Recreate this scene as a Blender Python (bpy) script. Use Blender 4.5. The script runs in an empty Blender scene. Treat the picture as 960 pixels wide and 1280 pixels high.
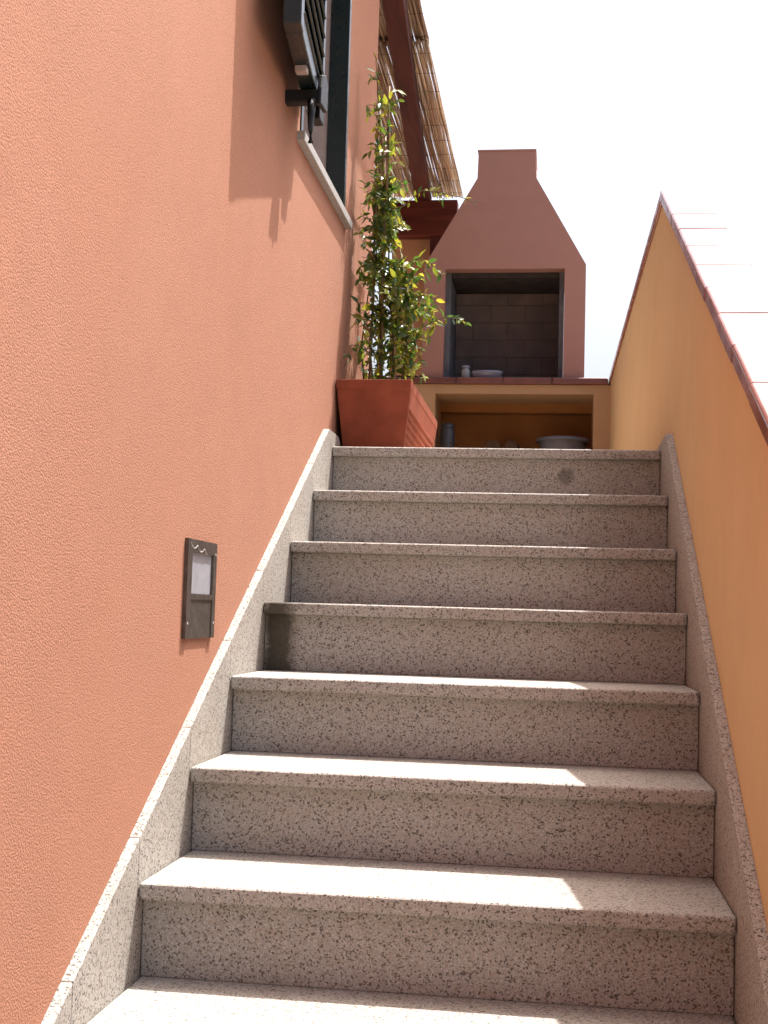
import bpy, bmesh, math, random
from mathutils import Vector, Matrix, Quaternion

scene = bpy.context.scene
C = scene.collection

# ------------------------------------------------------------------ camera
cam_d = bpy.data.cameras.new('camera')
cam = bpy.data.objects.new('camera', cam_d)
C.objects.link(cam)
scene.camera = cam
YAW, PIT, ROLL = 0.13439, 0.07743, 0.02892
CAM = Vector((0.7229, -2.2695, 0.4821))
FPX = 1640.7
fw = Vector((-math.sin(YAW) * math.cos(PIT), math.cos(YAW) * math.cos(PIT), math.sin(PIT)))
r0 = Vector((math.cos(YAW), math.sin(YAW), 0))
u0 = r0.cross(fw)
rt = r0 * math.cos(ROLL) + u0 * math.sin(ROLL)
up = u0 * math.cos(ROLL) - r0 * math.sin(ROLL)
cam.matrix_world = Matrix(((rt.x, up.x, -fw.x, CAM.x), (rt.y, up.y, -fw.y, CAM.y),
                           (rt.z, up.z, -fw.z, CAM.z), (0, 0, 0, 1)))
cam_d.sensor_fit = 'HORIZONTAL'
cam_d.sensor_width = 36
cam_d.lens = 36 * FPX / 960
cam_d.clip_start = 0.05
cam_d.clip_end = 2000

# ------------------------------------------------------------------ sky, sun, exposure
SUN = Vector((0.246, 0.32, 1.0)).normalized()
world = bpy.data.worlds.new('World')
scene.world = world
world.use_nodes = True
wn = world.node_tree
sky = wn.nodes.new('ShaderNodeTexSky')
sky.sky_type = 'NISHITA'
sky.sun_disc = False
sky.sun_elevation = math.asin(SUN.z)
sky.sun_rotation = math.atan2(SUN.x, SUN.y)
sky.air_density = 1.0
sky.dust_density = 9.0
sky.ozone_density = 1.0
wn.links.new(sky.outputs[0], wn.nodes['Background'].inputs[0])
wn.nodes['Background'].inputs[1].default_value = 0.093
sun_d = bpy.data.lights.new('sun', 'SUN')
sun_d.energy = 3.0
sun_d.angle = math.radians(0.53)
sun_d.color = (1.0, 0.975, 0.94)
sun = bpy.data.objects.new('sun', sun_d)
C.objects.link(sun)
sun.location = (6, 6, 12)
sun.rotation_euler = SUN.to_track_quat('Z', 'Y').to_euler()
scene.view_settings.view_transform = 'Standard'
scene.view_settings.look = 'None'
scene.view_settings.exposure = 1.75
scene.view_settings.gamma = 1.0
scene.render.resolution_x = 768
scene.render.resolution_y = 1024
scene.cycles.max_bounces = 10
scene.cycles.diffuse_bounces = 6
scene.cycles.transparent_max_bounces = 12

# ------------------------------------------------------------------ helpers
rnd = random.Random(7)


def ray(px, py):
    return fw + rt * ((px - 480) / FPX) + up * ((640 - py) / FPX)


def at(px, py, ax, c):
    """photo pixel (960x1280) onto the plane axis=c"""
    d = ray(px, py)
    return CAM + d * ((c - CAM[ax]) / d[ax])


def link_mesh(name, bm, mat, parent=None, smooth=False):
    me = bpy.data.meshes.new(name)
    bmesh.ops.recalc_face_normals(bm, faces=bm.faces[:])
    bm.to_mesh(me)
    bm.free()
    if mat:
        me.materials.append(mat)
    if smooth:
        for p in me.polygons:
            p.use_smooth = True
    o = bpy.data.objects.new(name, me)
    C.objects.link(o)
    if parent:
        adopt(o, parent)
    return o




def adopt(o, parent):
    o.parent = parent
    o.matrix_parent_inverse = Matrix.Translation(-origin_root(parent))


ROOT = {}


def origin_root(p):
    return ROOT.get(p.name, Vector((0, 0, 0)))


def thing(name, label, cat, loc=(0, 0, 0), group=None):
    o = bpy.data.objects.new(name, None)
    C.objects.link(o)
    o.location = loc
    o.empty_display_size = 0.1
    ROOT[o.name] = Vector(loc)
    o['label'] = label
    o['category'] = cat
    if group:
        o['group'] = group
    return o


def tag(o, label, cat, group=None):
    o['label'] = label
    o['category'] = cat
    if group:
        o['group'] = group
    return o


def bevel(bm, w, seg=2):
    bmesh.ops.bevel(bm, geom=bm.edges[:], offset=w, segments=seg, profile=0.5, affect='EDGES', clamp_overlap=True)


def add_box(bm, a, b, M=None):
    x0, y0, z0 = a
    x1, y1, z1 = b
    vs = [Vector(v) for v in ((x0, y0, z0), (x1, y0, z0), (x1, y1, z0), (x0, y1, z0),
                              (x0, y0, z1), (x1, y0, z1), (x1, y1, z1), (x0, y1, z1))]
    if M:
        vs = [M @ v for v in vs]
    v = [bm.verts.new(c) for c in vs]
    for f in ((3, 2, 1, 0), (4, 5, 6, 7), (0, 1, 5, 4), (1, 2, 6, 5), (2, 3, 7, 6), (3, 0, 4, 7)):
        bm.faces.new([v[i] for i in f])


def box(name, a, b, mat, parent=None, bev=0.0, seg=2, M=None):
    bm = bmesh.new()
    add_box(bm, a, b, M)
    if bev:
        bevel(bm, bev, seg)
    return link_mesh(name, bm, mat, parent)


def add_prism(bm, pts, ax, c0, c1):
    """polygon pts in the other two axes, extruded along ax from c0 to c1"""
    def mk(p, c):
        q = list(p)
        q.insert(ax, c)
        return q
    a = [bm.verts.new(mk(p, c0)) for p in pts]
    b = [bm.verts.new(mk(p, c1)) for p in pts]
    n = len(pts)
    bm.faces.new(a)
    bm.faces.new(b[::-1])
    for i in range(n):
        bm.faces.new((a[i], a[(i + 1) % n], b[(i + 1) % n], b[i]))


def prism(name, pts, ax, c0, c1, mat, parent=None, bev=0.0, seg=2):
    bm = bmesh.new()
    add_prism(bm, pts, ax, c0, c1)
    if bev:
        bevel(bm, bev, seg)
    return link_mesh(name, bm, mat, parent)


def add_tube(bm, path, rad, sides=6):
    path = [Vector(p) for p in path]
    n = len(path)
    rads = rad if isinstance(rad, (list, tuple)) else [rad] * n
    rings = []
    for i, p in enumerate(path):
        t = (path[min(i + 1, n - 1)] - path[max(i - 1, 0)]).normalized()
        a = t.orthogonal().normalized() if abs(t.z) > 0.95 else t.cross(Vector((0, 0, 1))).normalized()
        b = t.cross(a)
        rings.append([bm.verts.new(p + (a * math.cos(2 * math.pi * k / sides) + b * math.sin(2 * math.pi * k / sides)) * rads[i])
                      for k in range(sides)])
    for i in range(n - 1):
        for k in range(sides):
            bm.faces.new((rings[i][k], rings[i][(k + 1) % sides], rings[i + 1][(k + 1) % sides], rings[i + 1][k]))
    bm.faces.new(rings[0][::-1])
    bm.faces.new(rings[-1])


def add_lathe(bm, c, prof, seg=28):
    rings = []
    for (r, z) in prof:
        rings.append([bm.verts.new((c[0] + r * math.cos(2 * math.pi * k / seg), c[1] + r * math.sin(2 * math.pi * k / seg), c[2] + z))
                      for k in range(seg)])
    for i in range(len(rings) - 1):
        for k in range(seg):
            bm.faces.new((rings[i][k], rings[i][(k + 1) % seg], rings[i + 1][(k + 1) % seg], rings[i + 1][k]))
    bm.faces.new(rings[0][::-1])
    bm.faces.new(rings[-1])


# ------------------------------------------------------------------ materials
class NT:
    def __init__(self, name):
        self.m = bpy.data.materials.new(name)
        self.m.use_nodes = True
        self.t = self.m.node_tree
        self.b = self.t.nodes['Principled BSDF']
        tc = self.t.nodes.new('ShaderNodeTexCoord')
        self.co = tc.outputs['Object']

    def n(self, typ, **kw):
        nd = self.t.nodes.new(typ)
        for k, v in kw.items():
            setattr(nd, k, v)
        return nd

    def l(self, a, b):
        self.t.links.new(a, b)

    def noise(self, scale, detail=4, rough=0.55, co=None, dist=0.0):
        nd = self.n('ShaderNodeTexNoise')
        nd.inputs['Scale'].default_value = scale
        nd.inputs['Detail'].default_value = detail
        nd.inputs['Roughness'].default_value = rough
        nd.inputs['Distortion'].default_value = dist
        self.l(co or self.co, nd.inputs['Vector'])
        return nd.outputs['Fac']

    def vor(self, scale, out='Distance', feat='F1', co=None):
        nd = self.n('ShaderNodeTexVoronoi', feature=feat)
        nd.inputs['Scale'].default_value = scale
        self.l(co or self.co, nd.inputs['Vector'])
        return nd.outputs[out]

    def ramp(self, fac, stops, interp='LINEAR'):
        nd = self.n('ShaderNodeValToRGB')
        nd.color_ramp.interpolation = interp
        e = nd.color_ramp.elements
        while len(e) < len(stops):
            e.new(0.5)
        for i, (p, c) in enumerate(stops):
            e[i].position = p
            e[i].color = (c[0], c[1], c[2], 1) if isinstance(c, (tuple, list)) else (c, c, c, 1)
        self.l(fac, nd.inputs['Fac'])
        return nd.outputs['Color']

    def mix(self, fac, a, b, mode='MIX'):
        nd = self.n('ShaderNodeMix', data_type='RGBA', blend_type=mode)
        for sock, v in ((nd.inputs['Factor'], fac), (nd.inputs['A'], a), (nd.inputs['B'], b)):
            pass
        ins = {i.identifier: i for i in nd.inputs}
        for key, v in (('Factor_Float', fac), ('A_Color', a), ('B_Color', b)):
            s = ins[key]
            if hasattr(v, 'links') or isinstance(v, bpy.types.NodeSocket):
                self.l(v, s)
            elif isinstance(v, (tuple, list)):
                s.default_value = (v[0], v[1], v[2], 1)
            else:
                s.default_value = v
        return [o for o in nd.outputs if o.identifier == 'Result_Color'][0]

    def math(self, op, a, b=0.0, clamp=False):
        nd = self.n('ShaderNodeMath', operation=op, use_clamp=clamp)
        for i, v in enumerate((a, b)):
            if isinstance(v, bpy.types.NodeSocket):
                self.l(v, nd.inputs[i])
            else:
                nd.inputs[i].default_value = v
        return nd.outputs[0]

    def color(self, c):
        if isinstance(c, bpy.types.NodeSocket):
            self.l(c, self.b.inputs['Base Color'])
        else:
            self.b.inputs['Base Color'].default_value = (c[0], c[1], c[2], 1)
        return self

    def bump(self, h, strength, dist, chain=None):
        nd = self.n('ShaderNodeBump')
        nd.inputs['Strength'].default_value = strength
        nd.inputs['Distance'].default_value = dist
        self.l(h, nd.inputs['Height'])
        if chain:
            self.l(chain, nd.inputs['Normal'])
        self.l(nd.outputs[0], self.b.inputs['Normal'])
        return nd.outputs[0]

    def rough(self, v, spec=None):
        if isinstance(v, bpy.types.NodeSocket):
            self.l(v, self.b.inputs['Roughness'])
        else:
            self.b.inputs['Roughness'].default_value = v
        if spec is not None:
            self.b.inputs['Specular IOR Level'].default_value = spec
        return self


def stucco(name, c0, c1, grain=1.0, dirt=0.16, cd=None):
    t = NT(name)
    big = t.noise(1.1, 5, 0.6, dist=0.4)
    mid = t.noise(9, 4, 0.6)
    fine = t.noise(300, 4, 0.8)
    grainv = t.math('SUBTRACT', 1.0, t.vor(270))
    c = t.ramp(big, [(0.3, c0), (0.7, c1)])
    c = t.mix(t.ramp(mid, [(0.35, 0.0), (0.75, dirt)]), c, cd or tuple(v * 0.72 for v in c0))
    c = t.mix(t.ramp(t.noise(2.6, 4, 0.6, dist=0.5), [(0.40, 0.0), (0.75, dirt)]), c, cd or tuple(v * 0.7 for v in c1))
    # fine dark grain of the render, drawn in the colour apart from the bump
    pit = t.ramp(t.noise(270, 3, 0.75), [(0.34, 1.0), (0.46, 0.0)])
    c = t.mix(t.math('MULTIPLY', pit, 0.7 * grain), c, tuple(v * 0.6 for v in c0))
    crumb = t.ramp(t.noise(310, 3, 0.75), [(0.55, 0.0), (0.68, 0.32 * grain)])
    c = t.mix(crumb, c, tuple(min(1, v * 1.45) for v in c1))
    t.color(c).rough(0.93, 0.15)
    h = t.math('ADD', t.math('MULTIPLY', fine, 0.55), t.math('MULTIPLY', grainv, 0.45))
    h = t.math('ADD', h, t.math('MULTIPLY', t.noise(120, 3), 0.12))
    t.bump(h, 0.55 * grain, 0.0035)
    return t.m


def granite(name, stain=None):
    t = NT(name)
    grain = t.noise(330, 4, 0.8)
    c = t.ramp(grain, [(0.30, (0.13, 0.115, 0.10)), (0.43, (0.28, 0.262, 0.24)), (0.53, (0.385, 0.37, 0.348)), (0.66, (0.50, 0.485, 0.465))])
    warm = t.ramp(t.noise(140, 3, 0.7), [(0.46, 0.0), (0.62, 0.42)])
    c = t.mix(warm, c, (0.35, 0.27, 0.195))
    jit = t.n('ShaderNodeVectorMath', operation='ADD')
    nzv = t.n('ShaderNodeTexNoise')
    nzv.inputs['Scale'].default_value = 160
    t.l(t.co, nzv.inputs['Vector'])
    sv = t.n('ShaderNodeVectorMath', operation='SCALE')
    sv.inputs['Scale'].default_value = 0.006
    t.l(nzv.outputs['Color'], sv.inputs[0])
    t.l(t.co, jit.inputs[0])
    t.l(sv.outputs[0], jit.inputs[1])
    cell = t.vor(335, 'Color', co=jit.outputs[0])
    sep = t.n('ShaderNodeSeparateColor')
    t.l(cell, sep.inputs[0])
    dark = t.ramp(sep.outputs[0], [(0.75, 0.0), (0.88, 0.85)])
    c = t.mix(dark, c, (0.055, 0.045, 0.038))
    lite = t.ramp(sep.outputs[1], [(0.80, 0.0), (0.9, 0.55)])
    c = t.mix(lite, c, (0.52, 0.50, 0.475))
    soil = t.ramp(t.noise(3.5, 5, 0.65), [(0.42, 0.0), (0.8, 0.28)])
    c = t.mix(soil, c, (0.28, 0.21, 0.135))
    if stain == 'algae':      # dark run-off below the left end of a tread
        sx = t.n('ShaderNodeSeparateXYZ')
        t.l(t.co, sx.inputs[0])
        nz = t.math('MULTIPLY', t.math('SUBTRACT', t.noise(26, 5, 0.7), 0.5), 0.06)
        xx = t.math('ADD', sx.outputs[0], nz)
        m = t.ramp(xx, [(0.0, 0.4), (0.014, 0.95), (0.06, 0.88), (0.088, 0.0)])
        m2 = t.ramp(t.math('ADD', t.math('MULTIPLY', xx, 0.6), t.math('MULTIPLY', t.math('SUBTRACT', 0.51, sx.outputs[2]), 5.0)), [(0.05, 0.75), (0.17, 0.0)])
        m = t.mix(1.0, m, m2, 'LIGHTEN')
        c = t.mix(m, c, (0.045, 0.035, 0.02))
    if stain == 'spot':       # round mark on the top riser
        vm = t.n('ShaderNodeVectorMath', operation='DISTANCE')
        t.l(t.co, vm.inputs[0])
        vm.inputs[1].default_value = (0.735, 1.832, 0.925)
        m = t.ramp(t.math('ADD', vm.outputs['Value'], t.math('MULTIPLY', t.math('SUBTRACT', t.noise(60), 0.5), 0.02)), [(0.018, 0.6), (0.03, 0.0)])
        c = t.mix(m, c, (0.07, 0.06, 0.05))
    t.color(c).rough(0.72, 0.3)
    t.bump(t.math('ADD', t.noise(420, 2), t.math('MULTIPLY', t.noise(60, 3), 0.6)), 0.25, 0.0015)
    return t.m


def plain(name, c, rough=0.6, spec=0.4, var=0.15, scale=14, bump=0.15, bdist=0.002, metal=0.0):
    t = NT(name)
    nz = t.noise(scale, 5, 0.65)
    col = t.ramp(nz, [(0.3, tuple(v * (1 - var) for v in c)), (0.7, tuple(min(1, v * (1 + var)) for v in c))])
    t.color(col).rough(t.ramp(t.noise(scale * 2.3, 4), [(0.3, max(0, rough - 0.08)), (0.7, min(1, rough + 0.08))]), spec)
    t.b.inputs['Metallic'].default_value = metal
    if bump:
        t.bump(t.noise(scale * 9, 4), bump, bdist)
    return t.m


def wood(name, c, axis=1, rough=0.5):
    t = NT(name)
    mp = t.n('ShaderNodeMapping')
    sc = [26, 26, 26]
    sc[axis] = 1.6
    mp.inputs['Scale'].default_value = sc
    t.l(t.co, mp.inputs[0])
    g = t.noise(1.0, 5, 0.6, co=mp.outputs[0], dist=0.6)
    t.color(t.ramp(g, [(0.3, tuple(v * 0.6 for v in c)), (0.5, c), (0.75, tuple(v * 1.5 for v in c))]))
    t.rough(rough, 0.12)
    t.bump(g, 0.3, 0.003)
    return t.m


M_PINK = stucco('stucco_salmon', (0.385, 0.179, 0.113), (0.40, 0.198, 0.133))
M_PINKB = stucco('stucco_barbecue', (0.335, 0.18, 0.145), (0.345, 0.19, 0.158), grain=0.45)
M_OCHRE = stucco('plaster_ochre', (0.61, 0.40, 0.205), (0.585, 0.41, 0.235), grain=0.3, dirt=0.2)
M_BASE = stucco('counter_plaster', (0.43, 0.27, 0.145), (0.45, 0.285, 0.16), grain=0.3, dirt=0.25)
M_PIER = stucco('pier_plaster', (0.42, 0.235, 0.13), (0.44, 0.25, 0.15), grain=0.3, dirt=0.25)
M_NICHE = stucco('dark_ochre', (0.30, 0.135, 0.045), (0.36, 0.17, 0.06), grain=0.3, dirt=0.4)  # darker ochre for the niche back and lintel
M_GRAN = granite('granite')
M_GRAN_A = granite('granite_algae', 'algae')
M_GRAN_S = granite('granite_spot', 'spot')
M_TERRA = plain('terracotta_tile', (0.26, 0.10, 0.08), 0.22, 0.8, 0.2, 6, 0.06, 0.001)
M_COUNT = plain('counter_tile', (0.15, 0.05, 0.038), 0.4, 0.5, 0.25, 9, 0.1, 0.0015)
M_MORTAR = plain('mortar', (0.30, 0.25, 0.22), 0.95, 0.1, 0.2, 40, 0.3, 0.003)
M_POT = plain('terracotta_pot', (0.245, 0.060, 0.030), 0.75, 0.25, 0.2, 11, 0.25, 0.002)
M_SOIL = plain('soil', (0.06, 0.04, 0.025), 1.0, 0.0, 0.5, 60, 0.8, 0.01)
M_GREEN = plain('shutter_green_paint', (0.004, 0.0105, 0.0105), 0.32, 0.45, 0.15, 20, 0.0)
M_BLACK = plain('black_iron', (0.006, 0.0055, 0.0055), 0.5, 0.3, 0.2, 30, 0.1, 0.001)
M_REVEAL = plain('reveal_plaster', (0.33, 0.26, 0.24), 0.9, 0.1, 0.1, 30)
M_BEAM = wood('stained_beam', (0.05, 0.0125, 0.009), 1, 0.85)
M_BEAMX = wood('stained_header', (0.075, 0.018, 0.011), 0, 0.8)
M_SILL = plain('sill_stone', (0.34, 0.32, 0.30), 0.6, 0.3, 0.15, 60, 0.1, 0.001)
M_LAMP = plain('lamp_bronze', (0.105, 0.085, 0.072), 0.42, 0.5, 0.35, 45, 0.1, 0.001, 0.55)
M_PAINTCHIP = plain('paint_splash', (0.45, 0.42, 0.38), 0.9, 0.1, 0.1, 60)
M_GROUND = plain('courtyard_concrete', (0.30, 0.27, 0.23), 0.9, 0.2, 0.15, 3, 0.3, 0.004)
M_FLOOR = plain('terrace_paving', (0.42, 0.33, 0.26), 0.8, 0.2, 0.12, 6, 0.2, 0.002)
M_SOOT = stucco('sooty_firebrick', (0.16, 0.118, 0.107), (0.20, 0.148, 0.132), grain=0.4, dirt=0.7, cd=(0.09, 0.08, 0.085))
M_SOOTJ = plain('sooty_lining', (0.10, 0.078, 0.072), 0.9, 0.1, 0.3, 12, 0.3, 0.003)
M_SOFFIT = plain('sooty_soffit', (0.045, 0.038, 0.036), 0.9, 0.1, 0.3, 12, 0.2, 0.003)
M_ASHLAR = plain('hearth_lining', (0.12, 0.125, 0.14), 0.9, 0.1, 0.3, 9, 0.2, 0.003)
M_BASIN = plain('grey_plastic', (0.13, 0.135, 0.16), 0.5, 0.4, 0.08, 14, 0.02)
M_CAN = plain('dark_grey_metal', (0.055, 0.06, 0.068), 0.35, 0.5, 0.1, 20, 0.03, 0.001, 0.3)
M_DISH = plain('glazed_dish', (0.20, 0.21, 0.27), 0.2, 0.6, 0.05, 20, 0.0)
M_LOG = wood('firewood', (0.07, 0.042, 0.026), 1, 0.9)
M_CANE = plain('bamboo_cane', (0.20, 0.115, 0.06), 0.55, 0.3, 0.3, 25, 0.1)
M_STEM = plain('woody_stem', (0.13, 0.095, 0.045), 0.8, 0.2, 0.3, 40, 0.2)

# glass panes
t = NT('window_glass')
t.color((0.30, 0.29, 0.31)).rough(0.12, 0.7)
M_GLASS = t.m
t = NT('lamp_glass')
t.color(t.ramp(t.noise(30, 3), [(0.3, (0.30, 0.30, 0.335)), (0.7, (0.36, 0.36, 0.40))])).rough(0.22, 0.6)
M_LGLASS = t.m
t = NT('jar_glass')
t.color((0.55, 0.58, 0.6)).rough(0.1, 0.6)
t.b.inputs['Transmission Weight'].default_value = 0.6
M_JAR = t.m


def leafy(name, per):
    t = NT(name)
    if per == 'OBJECT':
        rv = t.n('ShaderNodeObjectInfo').outputs['Random']
    else:
        rv = t.n('ShaderNodeNewGeometry').outputs['Random Per Island']
    c = t.ramp(rv, [(0.0, (0.025, 0.062, 0.02)), (0.35, (0.055, 0.11, 0.026)), (0.65, (0.14, 0.18, 0.034)), (1.0, (0.28, 0.26, 0.055))])
    t.color(c).rough(0.28, 0.55)
    tr = t.n('ShaderNodeBsdfTranslucent')
    t.l(t.mix(1.0, c, (1.9, 1.8, 0.8), 'MULTIPLY'), tr.inputs['Color'])
    ms = t.n('ShaderNodeMixShader')
    ms.inputs[0].default_value = 0.45
    t.l(t.b.outputs[0], ms.inputs[1])
    t.l(tr.outputs[0], ms.inputs[2])
    t.l(ms.outputs[0], t.t.nodes['Material Output'].inputs[0])
    return t.m


M_LEAF = leafy('leaf_single', 'OBJECT')
M_LEAFS = leafy('leaf_mass', 'ISLAND')
t = NT('reed')
c = t.ramp(t.n('ShaderNodeNewGeometry').outputs['Random Per Island'],
           [(0.0, (0.26, 0.14, 0.08)), (0.5, (0.50, 0.35, 0.23)), (1.0, (0.78, 0.68, 0.56))])
mpr = t.n('ShaderNodeMapping')
mpr.inputs['Scale'].default_value = (60, 2.5, 60)
t.l(t.co, mpr.inputs[0])
c = t.mix(t.ramp(t.noise(1, 4, co=mpr.outputs[0]), [(0.45, 0.0), (0.7, 0.55)]), c, (0.18, 0.085, 0.045))
t.color(c).rough(0.6, 0.3)
tr = t.n('ShaderNodeBsdfTranslucent')
t.l(c, tr.inputs['Color'])
ms = t.n('ShaderNodeMixShader')
ms.inputs[0].default_value = 0.55
t.l(t.b.outputs[0], ms.inputs[1])
t.l(tr.outputs[0], ms.inputs[2])
t.l(ms.outputs[0], t.t.nodes['Material Output'].inputs[0])
M_REED = t.m

# ------------------------------------------------------------------ dimensions (metres)
G, R, W = 0.30, 0.1678, 1.024          # going, rise, clear width
XL = -0.02                             # house wall face
XR = 1.044                             # parapet inner face
NS = 6                                 # landing is step 6
ZL = NS * R                            # landing level
KB = -6                                # lowest step
ZG = (KB - 1) * R                      # courtyard level
YH = 2.66                              # far corner of the house
SLP = 0.486                            # slope of the parapet


def struct(o):
    o['kind'] = 'structure'
    return o


# ------------------------------------------------------------------ ground and terrace
bm = bmesh.new()
v = [bm.verts.new(p) for p in ((-300, -300, ZG), (300, -300, ZG), (300, 300, ZG), (-300, 300, ZG))]
bm.faces.new(v)
struct(link_mesh('ground', bm, M_GROUND))
struct(box('terrace', (-7, 1.86, ZG - 0.1), (1.15, 10.5, ZL - 0.02), M_FLOOR))

# ------------------------------------------------------------------ staircase
st = thing('staircase', 'speckled grey granite staircase climbing between the salmon wall and the ochre parapet', 'staircase', (0.5, -1.8, ZG))
for k in range(KB, NS + 1):
    y1 = (k + 1) * G + 0.05 if k < NS else 2.16
    box('tread', (0.001, k * G, k * R - 0.03), (W - 0.001, y1, k * R), M_GRAN_A if k == 3 else M_GRAN, st, 0.006, 3)
    mt = M_GRAN_A if k == 3 else M_GRAN_S if k == 6 else M_GRAN
    box('riser', (0.0015, k * G + 0.03, (k - 1) * R + 0.0005), (W - 0.0015, k * G + 0.05, k * R - 0.0302), mt, st, 0.001, 1)
# skirting boards that follow the flight, one stone per step
hL, hR = 0.078, 0.122
for k in range(KB, NS):
    gap = 0.0005
    a, b = k * G + gap, (k + 1) * G - gap
    if k == NS - 1:
        pts = [(a, a * R / G + hL), (1.735, 1.735 * R / G + hL), (1.90, 1.075), (1.952, 1.06), (1.957, 1.03), (1.957, ZL - 0.06), (1.86, k * R - R - 0.06), (a, k * R - R - 0.06)]
        pts[1] = (1.745, 1.745 * R / G + hL)
        pts[2] = (1.92, 1.745 * R / G + hL)
        pts[3] = (1.95, 1.745 * R / G + hL - 0.012)
    else:
        pts = [(a, a * R / G + hL), (b, b * R / G + hL), (b, k * R - R - 0.06), (a, k * R - R - 0.06)]
    prism('skirting_stone', pts, 0, XL, 0.0, M_GRAN, st, 0.0018, 2)
    if k == NS - 1:
        yp = 1.63
        pts = [(a, a * R / G + hR), (yp, yp * R / G + hR), (5.3, yp * R / G + hR), (5.3, ZL - 0.06), (1.9, ZL - 0.06), (1.86, k * R - R - 0.06), (a, k * R - R - 0.06)]
    else:
        pts = [(a, a * R / G + hR), (b, b * R / G + hR), (b, k * R - R - 0.06), (a, k * R - R - 0.06)]
    prism('skirting_stone', pts, 0, W, XR + 0.0005, M_GRAN, st, 0.0018, 2)

# ------------------------------------------------------------------ house wall with window
hs = thing('house', 'salmon pink rough stucco house wall with a green shuttered window', 'house', (-3, 0, ZG))
WY0, WY1, WZ0, WZ1 = 1.24, 2.005, 1.78, 3.02
ZT = 3.55
bm = bmesh.new()
ys = [-6.0, WY0, WY1, YH]
zs = [ZG - 0.05, WZ0, WZ1, ZT]
TH = 0.30
grid = {}


def gv(x, y, z):
    key = (round(x, 4), round(y, 4), round(z, 4))
    if key not in grid:
        grid[key] = bm.verts.new((x, y, z))
    return grid[key]


for i in range(3):
    for j in range(3):
        if i == 1 and j == 1:
            continue
        for x in (XL, XL - TH):
            bm.faces.new([gv(x, ys[i], zs[j]), gv(x, ys[i + 1], zs[j]), gv(x, ys[i + 1], zs[j + 1]), gv(x, ys[i], zs[j + 1])])
for (ya, za, yb, zb) in ((WY0, WZ0, WY1, WZ0), (WY1, WZ0, WY1, WZ1), (WY1, WZ1, WY0, WZ1), (WY0, WZ1, WY0, WZ0)):
    bm.faces.new([gv(XL, ya, za), gv(XL, yb, zb), gv(XL - TH, yb, zb), gv(XL - TH, ya, za)])
# end faces and top
for j in range(3):
    for y in (ys[0], ys[3]):
        bm.faces.new([gv(XL, y, zs[j]), gv(XL - TH, y, zs[j]), gv(XL - TH, y, zs[j + 1]), gv(XL, y, zs[j + 1])])
for i in range(3):
    bm.faces.new([gv(XL, ys[i], ZT), gv(XL, ys[i + 1], ZT), gv(XL - TH, ys[i + 1], ZT), gv(XL - TH, ys[i], ZT)])
link_mesh('wall', bm, M_PINK, hs)
box('wall', (-6.0, YH - 0.3, ZG - 0.05), (XL - TH - 0.001, YH - 0.002, ZT - 0.002), M_PINK, hs)
box('wall', (-6.0, -6.0, ZG - 0.05), (XL - TH - 0.001, -5.7, ZT - 0.002), M_PINK, hs)
box('roof', (-6.0, -6.0, ZT + 0.001), (XL - 0.01, YH - 0.01, ZT + 0.12), M_PINK, hs)
box('inner_wall', (-2.6, -5.6, ZG), (-2.5, YH - 0.31, ZT - 0.01), M_REVEAL, hs)
win = box('window', (XL - 0.225, WY0 + 0.001, WZ0 + 0.031), (XL - 0.206, WY1 - 0.001, WZ1 - 0.001), M_GLASS, hs)
win.name = 'window'
# green casing lining the opening and casement frame
fr = []
box('window_frame', (XL - 0.062, WY1 - 0.030, WZ0 + 0.032), (XL + 0.004, WY1 - 0.001, WZ1 - 0.035), M_GREEN, win, 0.002)
box('window_frame', (XL - 0.062, WY0 + 0.001, WZ0 + 0.032), (XL + 0.004, WY0 + 0.030, WZ1 - 0.035), M_GREEN, win, 0.002)
box('window_frame', (XL - 0.062, WY0 + 0.001, WZ1 - 0.034), (XL + 0.004, WY1 - 0.001, WZ1 - 0.002), M_GREEN, win, 0.002)
box('reveal', (XL - 0.205, WY1 - 0.022, WZ0 + 0.032), (XL - 0.063, WY1 - 0.001, WZ1 - 0.002), M_REVEAL, win)
box('reveal', (XL - 0.205, WY0 + 0.001, WZ0 + 0.032), (XL - 0.063, WY0 + 0.022, WZ1 - 0.002), M_REVEAL, win)
box('window_sill', (XL - 0.204, WY0 - 0.035, WZ0 + 0.001), (0.002, WY1 + 0.045, WZ0 + 0.03), M_SILL, hs, 0.003)

# shutter leaf, swung back towards the foot of the stairs
ZS = 1.858
HF = Vector((0.0455, 1.238, 0))
HN = Vector((0.0985, 0.655, 0))
dl = (HF - HN)
LW = dl.length
dl.normalize()
nl = Vector((dl.y, -dl.x, 0))       # points away from the wall (+x)
MS = Matrix(((dl.x, nl.x, 0, HN.x), (dl.y, nl.y, 0, HN.y), (0, 0, 1, ZS), (0, 0, 0, 1)))
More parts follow.
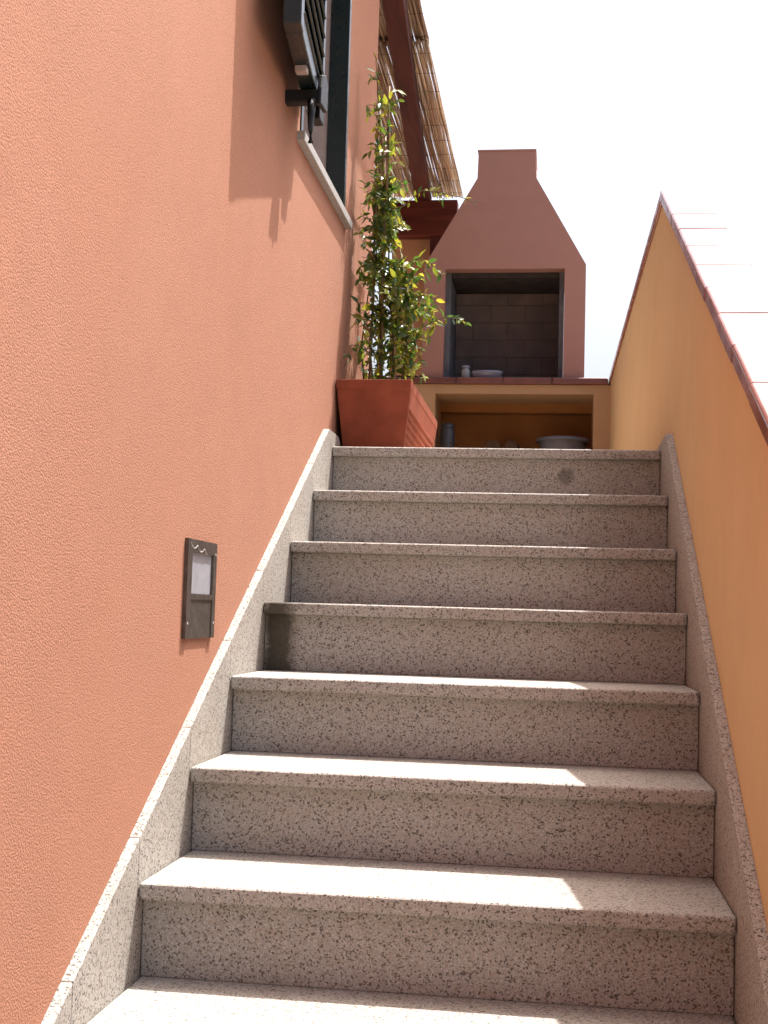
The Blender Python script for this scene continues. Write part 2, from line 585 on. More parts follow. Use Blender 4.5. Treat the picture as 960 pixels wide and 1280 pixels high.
# local: x along the leaf (0 = free edge, LW = hinge edge), y outward (0 = outer face), z up
sh = box('shutter', (0.0, -0.045, 0), (0.055, 0.0, 1.2), M_GREEN, hs, 0.003, 2, MS)
sh['label'] = 'dark green louvred shutter leaf folded back'
box('stile', (LW - 0.045, -0.045, 0), (LW, -0.0, 1.2), M_GREEN, sh, 0.003, 2, MS)
box('rail', (0.056, -0.045, 0.0), (LW - 0.046, -0.002, 0.05), M_GREEN, sh, 0.003, 2, MS)
box('rail', (0.056, -0.045, 1.14), (LW - 0.046, -0.002, 1.2), M_GREEN, sh, 0.003, 2, MS)
box('backing', (0.056, -0.044, 0.051), (LW - 0.046, -0.036, 1.139), M_GREEN, sh, 0.0, 1, MS)
nsl = 20
for i in range(nsl):
    z = 0.075 + i * 0.054
    Ms = MS @ Matrix.Translation((0, -0.017, z)) @ Matrix.Rotation(math.radians(-58), 4, 'X')
    box('slat', (0.054, -0.032, -0.004), (LW - 0.040, 0.034, 0.004), M_GREEN, sh, 0.002, 2, Ms)
for z in (0.12, 0.62, 1.08):
    bm = bmesh.new()
    add_tube(bm, [MS @ Vector((LW + 0.012, -0.03, z)), MS @ Vector((LW + 0.012, -0.03, z + 0.09))], 0.009, 10)
    add_box(bm, (LW - 0.03, -0.034, z + 0.02), (LW + 0.035, -0.027, z + 0.07), MS)
    link_mesh('hinge', bm, M_BLACK, sh)
# iron catch that holds the leaf off the wall
ca = thing('shutter_catch', 'black iron catch holding the open shutter off the wall', 'catch', (XL, 0.98, 1.80))
bm = bmesh.new()
add_box(bm, (XL - 0.02, 1.035, 1.822), (0.072, 1.070, 1.8575))
bevel(bm, 0.004)
link_mesh('arm', bm, M_BLACK, ca)
bm = bmesh.new()
add_prism(bm, [(1.03, 1.815), (1.125, 1.825), (1.13, 1.90), (1.10, 1.92), (1.05, 1.90), (1.035, 1.86)], 0, 0.066, 0.078)
bevel(bm, 0.003)
link_mesh('hook', bm, M_BLACK, ca)
bm = bmesh.new()
add_tube(bm, [(0.052, 1.04, 1.825), (0.053, 1.03, 1.785), (0.052, 1.035, 1.745), (0.050, 1.05, 1.715)], [0.013, 0.010, 0.007, 0.008], 8)
link_mesh('lever', bm, M_BLACK, ca, True)
box('stop', (0.036, 0.885, 1.842), (0.066, 0.915, 1.8575), M_REVEAL, ca, 0.002)
bm = bmesh.new()
add_box(bm, (0.03, 1.135, 1.815), (0.056, 1.195, 1.8575))
bevel(bm, 0.004)
link_mesh('bolt', bm, M_BLACK, ca)

# ------------------------------------------------------------------ recessed wall light
wl = thing('wall_light', 'bronze framed step light with a pale glass pane set into the salmon wall', 'wall light', (XL, 0.38, 0.42))
ly0, ly1, lz0, lz1 = 0.273, 0.494, 0.421, 0.622
bm = bmesh.new()
ty0, ty1, tz0, tz1 = 0.305, 0.468, 0.512, 0.596
add_box(bm, (XL - 0.01, ly0, lz0), (XL + 0.008, ty0, lz1))
add_box(bm, (XL - 0.01, ty1, lz0), (XL + 0.008, ly1, lz1))
add_box(bm, (XL - 0.01, ty0, tz1), (XL + 0.008, ty1, lz1))
add_box(bm, (XL - 0.01, ty0, tz0 - 0.012), (XL + 0.0075, ty1, tz0))
bmesh.ops.remove_doubles(bm, verts=bm.verts[:], dist=1e-5)
link_mesh('frame', bm, M_LAMP, wl)
box('glass_pane', (XL - 0.008, ty0, tz0), (XL + 0.003, ty1, tz1), M_LGLASS, wl)
box('lower_plate', (XL - 0.008, ty0, lz0), (XL + 0.0055, ty1, tz0 - 0.0125), M_LAMP, wl)
for (y, z) in ((0.284, 0.452), (0.482, 0.452), (0.482, 0.598)):
    bm = bmesh.new()
    add_tube(bm, [(XL + 0.007, y, z), (XL + 0.0092, y, z)], 0.0026, 10)
    link_mesh('screw', bm, M_PAINTCHIP, wl)
# a smear of wall paint left on the upper edge of the frame
bm = bmesh.new()
prev = None
for i in range(25):
    f = i / 24
    y = ly0 + 0.012 + f * 0.125
    z = lz1 - 0.006 - 0.010 * abs(math.sin(f * 7.5)) - 0.012 * f
    w = 0.0006 + 0.0012 * abs(math.sin(f * 11 + 1))
    cur = [bm.verts.new((XL + 0.0086, y, z - w)), bm.verts.new((XL + 0.0092, y, z)), bm.verts.new((XL + 0.0086, y, z + w))]
    if prev:
        bm.faces.new((prev[0], cur[0], cur[1], prev[1]))
        bm.faces.new((prev[1], cur[1], cur[2], prev[2]))
    prev = cur
link_mesh('paint_smear', bm, M_PAINTCHIP, wl, True)

# ------------------------------------------------------------------ parapet wall with coping
pa = thing('parapet_wall', 'ochre plastered parapet wall with terracotta coping rising beside the granite stairs', 'wall', (1.1, 0, ZG))
CT = 0.038                                  # coping thickness
CZ = lambda y: 0.902 + SLP * y              # coping top on the flight
YP = 2.100
ZP = CZ(YP)
YE, XE = 5.50, 0.993                        # where the level run meets the barbecue
WT = 0.112
Y0 = -3.2
skew = (XE - 1.036) / (YE - YP)
bm = bmesh.new()
zb = lambda y: CZ(y) - CT
add_prism(bm, [(Y0, ZG - 0.05), (YP, ZG - 0.05), (YP, zb(YP) - 0.001), (Y0, zb(Y0) - 0.001)], 0, XR, XR + WT)
wob = link_mesh('wall', bm, M_OCHRE, pa)
bm = bmesh.new()
yf = 6.25
x2 = lambda y: XR + skew * (y - YP)
low = [bm.verts.new(p) for p in ((XR, YP, ZG), (x2(yf), yf, ZG), (x2(yf) + WT, yf, ZG), (XR + WT, YP, ZG))]
hi = [bm.verts.new((q.co.x, q.co.y, ZP - CT - 0.001)) for q in low]
bm.faces.new(low[::-1])
bm.faces.new(hi)
for i in range(4):
    bm.faces.new((low[i], low[(i + 1) % 4], hi[(i + 1) % 4], hi[i]))
link_mesh('wall', bm, M_OCHRE, pa)
# sloping coping tiles
CX0, CX1 = 1.032, 1.168
yj = 2.093
step = 0.236
i = 0
while yj > Y0 + 0.3:
    ya, yb = yj - step + 0.0028, yj - 0.0028
    dz = rnd.uniform(-.0012, .0012)
    dx = rnd.uniform(-.0012, .0012)
    bm = bmesh.new()
    add_prism(bm, [(ya, CZ(ya) - CT + 0.002), (yb, CZ(yb) - CT + 0.002), (yb, CZ(yb) + dz), (ya, CZ(ya) + dz)], 0, CX0 + dx, CX1 + dx)
    es = [e for e in bm.edges if abs(e.verts[0].co.x - e.verts[1].co.x) < 1e-6]
    bmesh.ops.bevel(bm, geom=[e for e in es if e.verts[0].co.z > CZ(e.verts[0].co.y) - 0.01 and e.verts[1].co.z > CZ(e.verts[1].co.y) - 0.01],
                    offset=0.008, segments=4, profile=0.5, affect='EDGES')
    link_mesh('coping_tile', bm, M_TERRA, pa)
    yj -= step
# ridge tile and level tiles
yj = YP + 0.002
while yj < yf:
    ya, yb = yj + 0.002, min(yj + 0.26, yf) - 0.002
    s0, s1 = skew * (ya - YP), skew * (yb - YP)
    bm = bmesh.new()
    dz = rnd.uniform(-.001, .001)
    lo = [bm.verts.new(p) for p in ((CX0 + 0.002 + s0, ya, ZP - CT + 0.002), (CX1 + s0, ya, ZP - CT + 0.002), (CX1 + s1, yb, ZP - CT + 0.002), (CX0 + 0.002 + s1, yb, ZP - CT + 0.002))]
    h2 = [bm.verts.new((q.co.x, q.co.y, ZP + dz)) for q in lo]
    bm.faces.new(lo[::-1])
    bm.faces.new(h2)
    for i in range(4):
        bm.faces.new((lo[i], lo[(i + 1) % 4], h2[(i + 1) % 4], h2[i]))
    bevel(bm, 0.007, 3)
    link_mesh('coping_tile', bm, M_TERRA, pa)
    yj += 0.26
bm = bmesh.new()
add_prism(bm, [(Y0 + 0.1, CZ(Y0 + 0.1) - CT), (YP, ZP - CT), (YP, ZP - 0.012), (Y0 + 0.1, CZ(Y0 + 0.1) - 0.012)], 0, CX0 + 0.012, CX1 - 0.012)
link_mesh('mortar_bed', bm, M_MORTAR, pa)

# ------------------------------------------------------------------ masonry barbecue
YB = 5.50
bb = thing('masonry_barbecue', 'masonry barbecue with tapering salmon chimney hood above an ochre counter', 'barbecue', (0.36, 5.8, ZL))
ZC = 1.909                                 # counter top
BX0, BX1 = -0.50, 1.000
# counter carcass with open store below
nx0, nx1, nz = -0.038, 0.902, 1.812
YBK = YB + 0.68
CF = YB + 0.012                            # carcass front
bm = bmesh.new()
add_box(bm, (BX0, CF, ZL - 0.03), (nx0, YBK, ZC - 0.041))
add_box(bm, (nx1, CF, ZL - 0.03), (BX1 + 0.02, YBK, ZC - 0.041))
add_box(bm, (nx0 + 0.0005, CF + 0.0005, nz), (nx1 - 0.0005, YBK, ZC - 0.0415))
link_mesh('counter_base', bm, M_BASE, bb)
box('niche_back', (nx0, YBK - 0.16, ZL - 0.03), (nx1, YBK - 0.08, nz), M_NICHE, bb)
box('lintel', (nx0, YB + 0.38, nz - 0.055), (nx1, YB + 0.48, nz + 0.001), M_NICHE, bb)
x = BX0
tiles = [-0.50, -0.225, 0.085, 0.365, 0.655, 0.985]
for a, b in zip(tiles[:-1], tiles[1:]):
    bm = bmesh.new()
    add_box(bm, (a + 0.0015, YB - 0.006, ZC - 0.04), (b - 0.0015, YB + 0.30, ZC + rnd.uniform(-.001, .001)))
    bevel(bm, 0.007, 3)
    link_mesh('counter_tile', bm, M_COUNT, bb)
box('counter_slab', (BX0 + 0.005, YB + 0.012, ZC - 0.038), (0.985, YBK, ZC - 0.006), M_MORTAR, bb)
# hood: solid front with an opening, tapering shoulders, short flue
hx0, hx1, zsh, ztp, cx0, cx1, zc0 = -0.128, 0.845, 2.602, 3.306, 0.182, 0.538, 3.140
ox0, ox1, oz = 0.0, 0.719, 2.579
YHF = YB + 0.035
bm = bmesh.new()


def ring(y, pts):
    return [bm.verts.new((p[0], y, p[1])) for p in pts]


front = [(hx0, ZC), (ox0, ZC), (ox0, oz), (ox1, oz), (ox1, ZC), (hx1, ZC), (hx1, zsh), (cx1, zc0), (cx1 - 0.006, ztp), (cx0 + 0.004, ztp), (cx0, zc0), (hx0, zsh)]
fy = [YHF] * len(front)
a = ring(YHF, front)
bfaces = [(0, 1, 2, 11), (2, 3, 6, 11), (3, 4, 5, 6), (6, 7, 10, 11), (7, 8, 9, 10)]
YHB = YHF + 0.62
b = []
for p in front:
    y = YHB
    if p[1] > zc0 - 0.01:
        y = YHF + 0.36
    b.append(bm.verts.new((p[0], y, p[1])))
for f in bfaces:
    bm.faces.new([a[i] for i in f])
    bm.faces.new([b[i] for i in f][::-1])
n = len(front)
for i in range(n):
    j = (i + 1) % n
    bm.faces.new((a[i], a[j], b[j], b[i]))
hood = link_mesh('hood', bm, M_PINKB, bb)
box('flue_cap', (cx0 - 0.002, YHF - 0.004, ztp + 0.001), (cx1 - 0.002, YHF + 0.364, ztp + 0.012), M_PINKB, hood, 0.003)
# fire chamber lining: side slabs, soffit and brick back
box('chamber_side', (ox0 + 0.001, YHF + 0.09, ZC + 0.001), (ox0 + 0.03, YHB - 0.03, oz - 0.001), M_ASHLAR, bb)
box('chamber_side', (ox1 - 0.03, YHF + 0.09, ZC + 0.001), (ox1 - 0.001, YHB - 0.03, oz - 0.001), M_ASHLAR, bb)
box('chamber_soffit', (ox0 + 0.031, YHF + 0.09, oz - 0.03), (ox1 - 0.031, YHB - 0.03, oz - 0.001), M_SOFFIT, bb)
lin = box('chamber_lining', (ox0 + 0.03, YHF + 0.50, ZC + 0.001), (ox1 - 0.03, YHB - 0.04, oz - 0.03), M_SOOTJ, bb)
bw, bh = 0.221, 0.112
row = 0
z = ZC + 0.004
brick_mesh = {}
while z < oz - 0.04:
    x = ox0 + 0.034 - (bw / 2 if row % 2 else 0)
    while x < ox1 - 0.034:
        xa, xb = max(x, ox0 + 0.032), min(x + bw - 0.0025, ox1 - 0.032)
        zb2 = min(z + bh - 0.0025, oz - 0.033)
        if xb - xa > 0.03 and zb2 - z > 0.02:
            d = rnd.uniform(-.002, .002)
            box('brick', (xa, YHF + 0.495 + d, z), (xb, YHF + 0.502, zb2), M_SOOT, lin, 0.0012, 1)
        x += bw
    z += bh
    row += 1

# things on the counter and in the store
bm = bmesh.new()
add_lathe(bm, (0, 0, 0), [(0.024, 0), (0.027, 0.004), (0.027, 0.052), (0.022, 0.060), (0.022, 0.070)], 20)
jar = thing('glass_jar', 'small pale glass jar standing on the barbecue counter', 'jar', (0.136, 5.585, ZC))
jb = link_mesh('jar_body', bm, M_JAR, None, True)
jb.parent = jar
bm = bmesh.new()
add_lathe(bm, (0, 0, 0.0705), [(0.024, 0), (0.025, 0.002), (0.025, 0.012), (0.022, 0.014)], 20)
jl = link_mesh('lid', bm, M_DISH, None, True)
jl.parent = jar
bm = bmesh.new()
N = 28
prof = [(0.070, 0.0), (0.082, 0.006), (0.094, 0.040), (0.098, 0.052), (0.094, 0.053), (0.088, 0.045), (0.075, 0.012)]
add_lathe(bm, (0, 0, 0), prof, N)
for vv in bm.verts:
    vv.co.y *= 0.6
dish = link_mesh('serving_dish', bm, M_DISH, None, True)
dish.location = (0.262, 5.60, ZC)
tag(dish, 'shallow blue grey dish on the barbecue counter beside the jar', 'dish')
bm = bmesh.new()
add_box(bm, (-0.30, 5.56, ZC), (-0.12, 5.68, ZC + 0.022))
bevel(bm, 0.006)
g = link_mesh('shadow_gap_block', bm, M_BLACK)  # black block put in for the dark of a shadow gap
tag(g, 'low black block standing in for a shadow gap on the counter behind the climbing plant', 'shadow block')

bs = thing('plastic_basin', 'grey plastic wash basin with wide rim in the store below the counter', 'basin', (0.725, 5.72, ZL - 0.02))
bm = bmesh.new()
# stands on an upturned crate-like shelf inside the store
zb0 = 1.30
add_lathe(bm, (0.725, 5.72, zb0), [(0.105, 0), (0.112, 0.004), (0.140, 0.262), (0.140, 0.268), (0.134, 0.268), (0.108, 0.012)], 36)
link_mesh('bowl', bm, M_BASIN, bs, True)
bm = bmesh.new()
add_lathe(bm, (0.725, 5.72, zb0 + 0.258), [(0.139, 0.0), (0.158, -0.010), (0.160, -0.004), (0.158, 0.012), (0.140, 0.016), (0.134, 0.012)], 36)
link_mesh('rim', bm, M_BASIN, bs, True)
sh_ = box('store_shelf', (nx0 + 0.001, YB + 0.06, 1.26), (nx1 - 0.001, YBK - 0.161, 1.30), M_MORTAR, bb)
cn = thing('metal_canister', 'dark grey metal canister at the side of the barbecue store', 'canister', (0.032, 5.62, 1.30))
bm = bmesh.new()
add_lathe(bm, (0.032, 5.62, 1.30), [(0.043, 0), (0.045, 0.004), (0.045, 0.300), (0.040, 0.318)], 24)
link_mesh('canister_body', bm, M_CAN, cn, True)
bm = bmesh.new()
add_lathe(bm, (0.032, 5.62, 1.616), [(0.040, 0), (0.041, 0.004), (0.040, 0.026), (0.030, 0.030)], 24)
link_mesh('lid', bm, M_CAN, cn, True)
for i, (x, y, z, rr) in enumerate(((0.30, 5.76, 1.345, 0.045), (0.40, 5.76, 1.345, 0.044), (0.378, 5.76, 1.424, 0.04), (0.47, 5.75, 1.34, 0.04), (0.455, 5.75, 1.42, 0.042), (0.30, 5.76, 1.428, 0.04), (0.315, 5.78, 1.507, 0.043), (0.42, 5.78, 1.508, 0.042))):
    bm = bmesh.new()
    pts = []
    for k in range(5):
        pts.append((x + rnd.uniform(-.006, .006), y - 0.17 + k * 0.07, z + rnd.uniform(-.004, .004)))
    add_tube(bm, pts, [rr * rnd.uniform(.88, 1.05) for _ in range(5)], 9)
    o = link_mesh('firewood_log', bm, M_LOG)
    tag(o, 'dark firewood log in the pile between canister and basin', 'log', 'firewood pile in the barbecue store')

# ------------------------------------------------------------------ pergola
pg = thing('pergola', 'dark stained timber pergola roofed with reed matting behind the barbecue', 'pergola', (-0.3, 6.7, ZL))
ZH0, ZH1 = 3.136, 3.388
YHD = 6.70
box('header_beam', (-3.6, YHD, ZH0), (-0.035, YHD + 0.11, ZH1), M_BEAMX, pg, 0.006)
box('post', (-0.222, YHD + 0.012, ZL - 0.03), (-0.115, YHD + 0.10, ZH0 + 0.001), M_BEAM, pg, 0.004)
for sx in (0.0, -1.1, -2.2):
    xa, ya, xb, yb = -0.062 + sx, 2.76, -0.300 + sx, 7.0
    d = Vector((xb - xa, yb - ya, 0)).normalized()
    p = Vector((d.y, -d.x, 0))
    Mr = Matrix(((p.x, d.x, 0, (xa + xb) / 2), (p.y, d.y, 0, (ya + yb) / 2), (0, 0, 1, 0), (0, 0, 0, 1)))
    L = Vector((xb - xa, yb - ya)).length / 2
    box('rafter', (-0.052, -L, ZH1 + 0.001), (0.052, L, ZH1 + 0.105), M_BEAM, pg, 0.005, 2, Mr)


def reeds(name, x0, x1, y0, y1, z, seed, layers=2, pitch=0.0075):
    r = random.Random(seed)
    bm = bmesh.new()
    n = int((x1 - x0) / pitch)
    for ly in range(layers):
        for i in range(n):
            x = x0 + (i + 0.5 + r.uniform(-.35, .35)) * (x1 - x0) / n
            zz = z + ly * 0.009 + r.uniform(-.003, .003)
            a, b = y0 + r.uniform(-.03, .02), y1 + r.uniform(-.02, .03)
            m = 5
            dx = r.uniform(-.010, .010)
            add_tube(bm, [(x + dx * math.sin(k * 1.3 + i), a + (b - a) * k / m, zz + r.uniform(-.003, .003)) for k in range(m + 1)],
                     r.uniform(.0034, .0052), 5)
    o = link_mesh(name, bm, M_REED, pg, True)
    o['kind'] = 'stuff'
    bm = bmesh.new()
    y = y0 + 0.12
    while y < y1:
        add_tube(bm, [(x0 - .005, y, z - 0.006), ((x0 + x1) / 2, y + .003, z - 0.008), (x1 + .005, y, z - 0.006)], 0.0012, 4)
        y += 0.26
    link_mesh('binding_wire', bm, M_BLACK, o)
    return o


ZRF = ZH1 + 0.113
reeds('reed_mat', -3.2, -0.022, 4.42, 6.98, ZRF, 3, 2, 0.0072)
reeds('reed_mat', -3.2, -0.018, 2.72, 4.50, ZRF + 0.032, 4, 3)
# unseen purlins and mat added to shade the upper wall beside the window
box('added_purlin', (-1.2, 2.72, ZH1 + 0.004), (0.30, 2.80, ZH1 + 0.104), M_BEAMX, pg, 0.005)
reeds('reed_mat', -0.012, 0.33, 2.24, 3.42, ZRF + 0.012, 5, 4)  # out of view, added for the shade it casts
box('added_purlin', (-0.60, 3.26, ZH1 + 0.004), (0.30, 3.33, ZH1 + 0.104), M_BEAMX, pg, 0.005)

pil = thing('plaster_pillar', 'ochre plastered pier standing behind the pergola header beam', 'pillar', (-0.32, 7.1, ZL))
box('pier', (-0.505, 6.84, ZL - 0.03), (-0.10, 7.16, ZH0 + 0.02), M_PIER, pil, 0.006)
box('pier_cap', (-0.52, 6.825, ZH0 + 0.021), (-0.085, 7.175, ZH0 + 0.06), M_PIER, pil, 0.006)

# ------------------------------------------------------------------ planter
PY0, PY1 = 1.935, 2.86
pl = thing('terracotta_planter', 'long tapered terracotta planter with ribbed side at the head of the stairs', 'planter', (0.11, 2.4, ZL))
ZR = 1.246
bm = bmesh.new()
lv = [(0.006, 0.207, PY0 + 0.045, PY1 - 0.05, ZL), (-0.014, 0.230, PY0 + 0.004, PY1 - 0.006, ZR - 0.035), (-0.0165, 0.2315, PY0 - 0.002, PY1, ZR - 0.030),
      (-0.0165, 0.2325, PY0 - 0.003, PY1, ZR), (0.006, 0.214, PY0 + 0.022, PY1 - 0.025, ZR), (0.006, 0.214, PY0 + 0.022, PY1 - 0.025, ZR - 0.05)]
rings = []
for (xa, xb, ya, yb, z) in lv:
    rings.append([bm.verts.new(p) for p in ((xa, ya, z), (xb, ya, z), (xb, yb, z), (xa, yb, z))])
bm.faces.new(rings[0][::-1])
bm.faces.new(rings[-1])
for i in range(len(rings) - 1):
    for k in range(4):
        bm.faces.new((rings[i][k], rings[i][(k + 1) % 4], rings[i + 1][(k + 1) % 4], rings[i + 1][k]))
bevel(bm, 0.004, 2)
link_mesh('planter_body', bm, M_POT, pl)
for i in range(6):
    f = 0.07 + i * 0.125
    z = ZL + f * (ZR - 0.035 - ZL)
    xs = 0.207 + f * 0.023
    ya, yb = PY0 + 0.045 - f * 0.041 + 0.02, PY1 - 0.05 + f * 0.044 - 0.03
    bm = bmesh.new()
    add_tube(bm, [(xs - 0.002, ya, z), (xs - 0.002, yb, z)], 0.0072, 10)
    link_mesh('rib', bm, M_POT, pl, True)
bm = bmesh.new()
add_box(bm, (0.0065, PY0 + 0.0225, ZR - 0.049), (0.2135, PY1 - 0.0255, ZR - 0.012))
link_mesh('soil', bm, M_SOIL, pl)

# ------------------------------------------------------------------ cane trellis
tr_ = thing('cane_trellis', 'bamboo cane trellis stuck in the terracotta planter', 'trellis', (0.09, 2.3, ZR - 0.02))
canes = [((0.06, 2.16, ZR - .05), (0.045, 2.30, 2.30)), ((0.10, 2.14, ZR - .05), (0.088, 2.24, 2.36)),
         ((0.06, 2.36, ZR - .05), (0.05, 2.44, 2.26)), ((0.045, 2.50, ZR - .05), (0.04, 2.55, 2.18)), ((0.09, 2.62, ZR - .05), (0.06, 2.60, 2.1))]
for a, b in canes:
    a, b = Vector(a), Vector(b)
    bm = bmesh.new()
    pts = [a.lerp(b, k / 6) + Vector((rnd.uniform(-.003, .003), rnd.uniform(-.003, .003), 0)) for k in range(7)]
    add_tube(bm, pts, 0.0042, 7)
    link_mesh('cane', bm, M_CANE, tr_, True)
for z in (1.45, 1.72, 1.98, 2.18):
    bm = bmesh.new()
    add_tube(bm, [(0.055, 2.02 + (z - 1.2) * .16, z), (0.06, 2.3, z + .004), (0.058, 2.60, z)], 0.0045, 6)
    link_mesh('cross_cane', bm, M_CANE, tr_, True)

# ------------------------------------------------------------------ climbing plant
cp = thing('climbing_plant', 'leafy green climber trained up canes in the terracotta planter', 'plant', (0.1, 2.3, ZR))
lr = random.Random(21)
leaves = []          # (position, direction, normal, size)


def leaf_at(p, d, size):
    nrm = Vector((lr.gauss(0.15, .55), lr.gauss(-.25, .55), lr.gauss(.75, .35))).normalized()
    leaves.append((Vector(p), d.normalized(), nrm, size))


def spray(path, every=0.022, size=0.034, spread=0.75, skip=0.0):
    """pairs of leaflets along a shoot"""
    acc = 0
    for i in range(len(path) - 1):
        a, b = Vector(path[i]), Vector(path[i + 1])
        L = (b - a).length
        tdir = (b - a).normalized()
        while acc < L:
            p = a + tdir * acc
            side = tdir.orthogonal().normalized()
            side = Quaternion(tdir, lr.uniform(0, 6.28)) @ side
            for s in (1, -1):
                if lr.random() > skip:
                    d = tdir * lr.uniform(.1, .7) + side * s * spread + Vector((0, 0, lr.uniform(-.55, .1)))
                    leaf_at(p, d, size * lr.uniform(.6, 1.25))
            acc += every * lr.uniform(.6, 1.5)
        acc -= L


def shoot(p, d, L, droop, n=6, wob=.25):
    pts = [Vector(p)]
    d = Vector(d).normalized()
    for k in range(n):
        d = (d + Vector((lr.gauss(0, wob), lr.gauss(0, wob), lr.gauss(0, wob) - droop)) * .5).normalized()
        q = pts[-1] + d * (L / n)
        if q.x < 0.0:
            q.x = 0.004 + lr.uniform(0, .01)
        pts.append(q)
    return pts


stems_bm = bmesh.new()


def stem(path, r0_, r1_):
    n = len(path)
    add_tube(stems_bm, path, [r0_ + (r1_ - r0_) * k / (n - 1) for k in range(n)], 5)


def P(px, py, y):
    return at(px, py, 1, y)


mains = [
    [P(478, 482, 2.20), P(476, 420, 2.21), P(480, 360, 2.22), P(476, 300, 2.24), P(480, 240, 2.24), P(478, 190, 2.24), P(474, 140, 2.26), P(470, 72, 2.26)],
    [P(490, 482, 2.15), P(492, 430, 2.16), P(488, 380, 2.18), P(486, 320, 2.2), P(488, 270, 2.2), P(484, 230, 2.22), P(486, 180, 2.22), P(486, 112, 2.24)],
    [P(466, 482, 2.05), P(462, 430, 2.12), P(466, 380, 2.2), P(470, 330, 2.25), P(472, 280, 2.26), P(474, 230, 2.26)],
    [P(502, 482, 2.1), P(508, 440, 2.12), P(508, 400, 2.14), P(506, 350, 2.16), P(500, 310, 2.2)],
    [P(455, 482, 2.3), P(452, 430, 2.36), P(460, 370, 2.42), P(470, 320, 2.45)],
]
for m in mains:
    stem(m, 0.004, 0.0018)
# shoots leaving the mains: dense low down, thinner above
dens = [(445, 478, 22), (400, 450, 40), (350, 400, 52), (300, 350, 44), (255, 300, 50), (215, 255, 42), (170, 215, 17), (120, 170, 15), (80, 120, 8)]
for (ya, yb, cnt) in dens:
    for i in range(cnt):
        py = lr.uniform(ya, yb)
        m = mains[lr.choices(range(5), [4, 4, 2, 3, 1.5])[0]]
        # find the point of the main at this pixel row
        best = None
        for k in range(len(m) - 1):
            z0, z1 = m[k].z, m[k + 1].z
            zt = P(480, py, 2.2).z
            if min(z0, z1) <= zt <= max(z0, z1):
                best = m[k].lerp(m[k + 1], (zt - z0) / (z1 - z0 + 1e-9))
        if best is None:
            continue
        if py > 320:
            d = (lr.gauss(.35, .8), lr.gauss(-.2, .8), lr.uniform(-.2, .6))
            L = lr.uniform(.05, .125)
        elif py > 220:
            d = (lr.gauss(.1, .8), lr.gauss(-.2, .8), lr.uniform(-.3, .5))
            L = lr.uniform(.04, .10)
        else:
            d = (lr.gauss(.25, .8), lr.gauss(-.2, .8), lr.uniform(-.3, .5))
            L = lr.uniform(.025, .06)
        s = shoot(best, d, L, .25, 4)
        stem(s, 0.0014, 0.0008)
        spray(s, .026, .037)
# long side shoots seen clear of the mass
specials = [
    ([P(505, 330, 2.16), P(525, 322, 2.1), P(545, 335, 2.06), P(552, 345, 2.05)], .02, .034),
    ([P(505, 420, 2.14), P(530, 408, 2.08), P(556, 396, 2.04), P(574, 399, 2.02), P(586, 405, 2.0)], .019, .034),
    ([P(505, 360, 2.16), P(525, 372, 2.1), P(542, 392, 2.06), P(545, 410, 2.05)], .018, .036),
    ([P(508, 380, 2.15), P(530, 368, 2.1), P(545, 375, 2.06)], .018, .034),
    ([P(508, 440, 2.13), P(522, 444, 2.08), P(528, 456, 2.06)], .02, .030),
    ([P(460, 440, 2.2), P(446, 430, 2.1), P(436, 440, 2.04), P(431, 458, 2.0)], .024, .026),
    ([P(460, 400, 2.22), P(446, 398, 2.12), P(440, 410, 2.1)], .024, .028),
    ([P(462, 350, 2.24), P(450, 345, 2.14), P(447, 352, 2.1)], .024, .032),
    ([P(486, 262, 2.2), P(505, 258, 2.12), P(520, 244, 2.08), P(528, 238, 2.05), P(545, 240, 2.04), P(556, 250, 2.02)], .026, .032),
    ([P(545, 240, 2.04), P(575, 246, 2.0), P(592, 252, 2.0), P(608, 250, 1.99)], .045, .020),
    ([P(486, 130, 2.24), P(494, 112, 2.2), P(500, 115, 2.18)], .014, .036),
    ([P(478, 190, 2.24), P(466, 186, 2.2), P(460, 192, 2.18)], .02, .028),
    ([P(474, 150, 2.25), P(464, 138, 2.2), P(458, 146, 2.18)], .02, .028),
    ([P(471, 100, 2.26), P(464, 95, 2.22), P(460, 104, 2.2)], .02, .026),
    ([P(471, 74, 2.26), P(467, 66, 2.26)], .016, .020),
    ([P(486, 290, 2.2), P(505, 278, 2.12), P(512, 285, 2.1)], .018, .036),
    ([P(470, 280, 2.25), P(455, 285, 2.15), P(448, 292, 2.12)], .02, .03),
]
for pth, ev, sz in specials:
    stem(pth, 0.0018, 0.0009)
    spray(pth, ev, sz, .8, .1)
so = link_mesh('stems', stems_bm, M_STEM, cp, True)
so['kind'] = 'stuff'


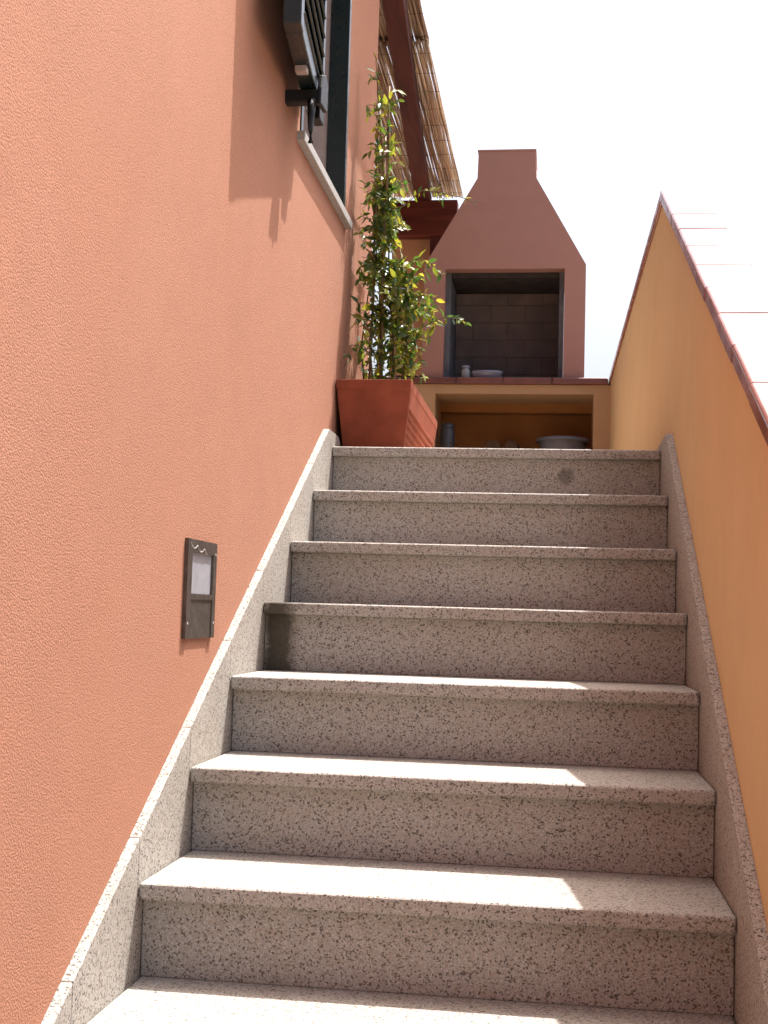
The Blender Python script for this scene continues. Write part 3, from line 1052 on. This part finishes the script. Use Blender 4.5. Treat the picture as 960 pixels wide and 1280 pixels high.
def leaf_geom():
    """a pointed, slightly folded leaf, 1 long along +y, normal +z"""
    prof = [(0.0, 0.0), (0.18, 0.15), (0.42, 0.215), (0.68, 0.15), (1.0, 0.0)]
    vs, fs = [], []
    for (y, w) in prof:
        zc = -0.16 * y * y
        vs += [(-w, y, zc + w * .35), (0, y, zc), (w, y, zc + w * .35)]
    for i in range(len(prof) - 1):
        a = i * 3
        fs += [(a, a + 1, a + 4, a + 3), (a + 1, a + 2, a + 5, a + 4)]
    return vs, fs


lv_, lf_ = leaf_geom()
lme = bpy.data.meshes.new('leaf')
lme.from_pydata(lv_, [], lf_)
lme.materials.append(M_LEAF)
for p in lme.polygons:
    p.use_smooth = True


def leaf_matrix(p, d, nrm, s):
    y = d
    x = y.cross(nrm)
    if x.length < 1e-3:
        x = y.orthogonal()
    x.normalize()
    z = x.cross(y)
    return Matrix(((x.x * s, y.x * s, z.x * s, p.x), (x.y * s, y.y * s, z.y * s, p.y), (x.z * s, y.z * s, z.z * s, p.z), (0, 0, 0, 1)))


leaves = [q for q in leaves if (q[0] + q[1] * q[3]).x > XL + 0.004]
order = sorted(range(len(leaves)), key=lambda i: -leaves[i][3] / max(0.5, (leaves[i][0] - CAM).length) * (1.25 if leaves[i][0].y < 2.16 else 1))
single = set(order[:290])
vs, fs = [], []
for i, (p, d, nrm, s) in enumerate(leaves):
    Mx = leaf_matrix(p, d, nrm, s)
    if i in single:
        o = bpy.data.objects.new('leaf', lme)
        C.objects.link(o)
        o.parent = cp
        o.matrix_parent_inverse = Matrix.Translation(-ROOT[cp.name])
        o.matrix_basis = Mx
    else:
        base = len(vs)
        vs += [tuple(Mx @ Vector(q)) for q in lv_]
        fs += [tuple(base + k for k in f) for f in lf_]
fm = bpy.data.meshes.new('foliage')
fm.from_pydata(vs, [], fs)
fm.materials.append(M_LEAFS)
for p in fm.polygons:
    p.use_smooth = True
fo = bpy.data.objects.new('foliage', fm)
C.objects.link(fo)
adopt(fo, cp)
fo['kind'] = 'stuff'
print('leaves', len(leaves))
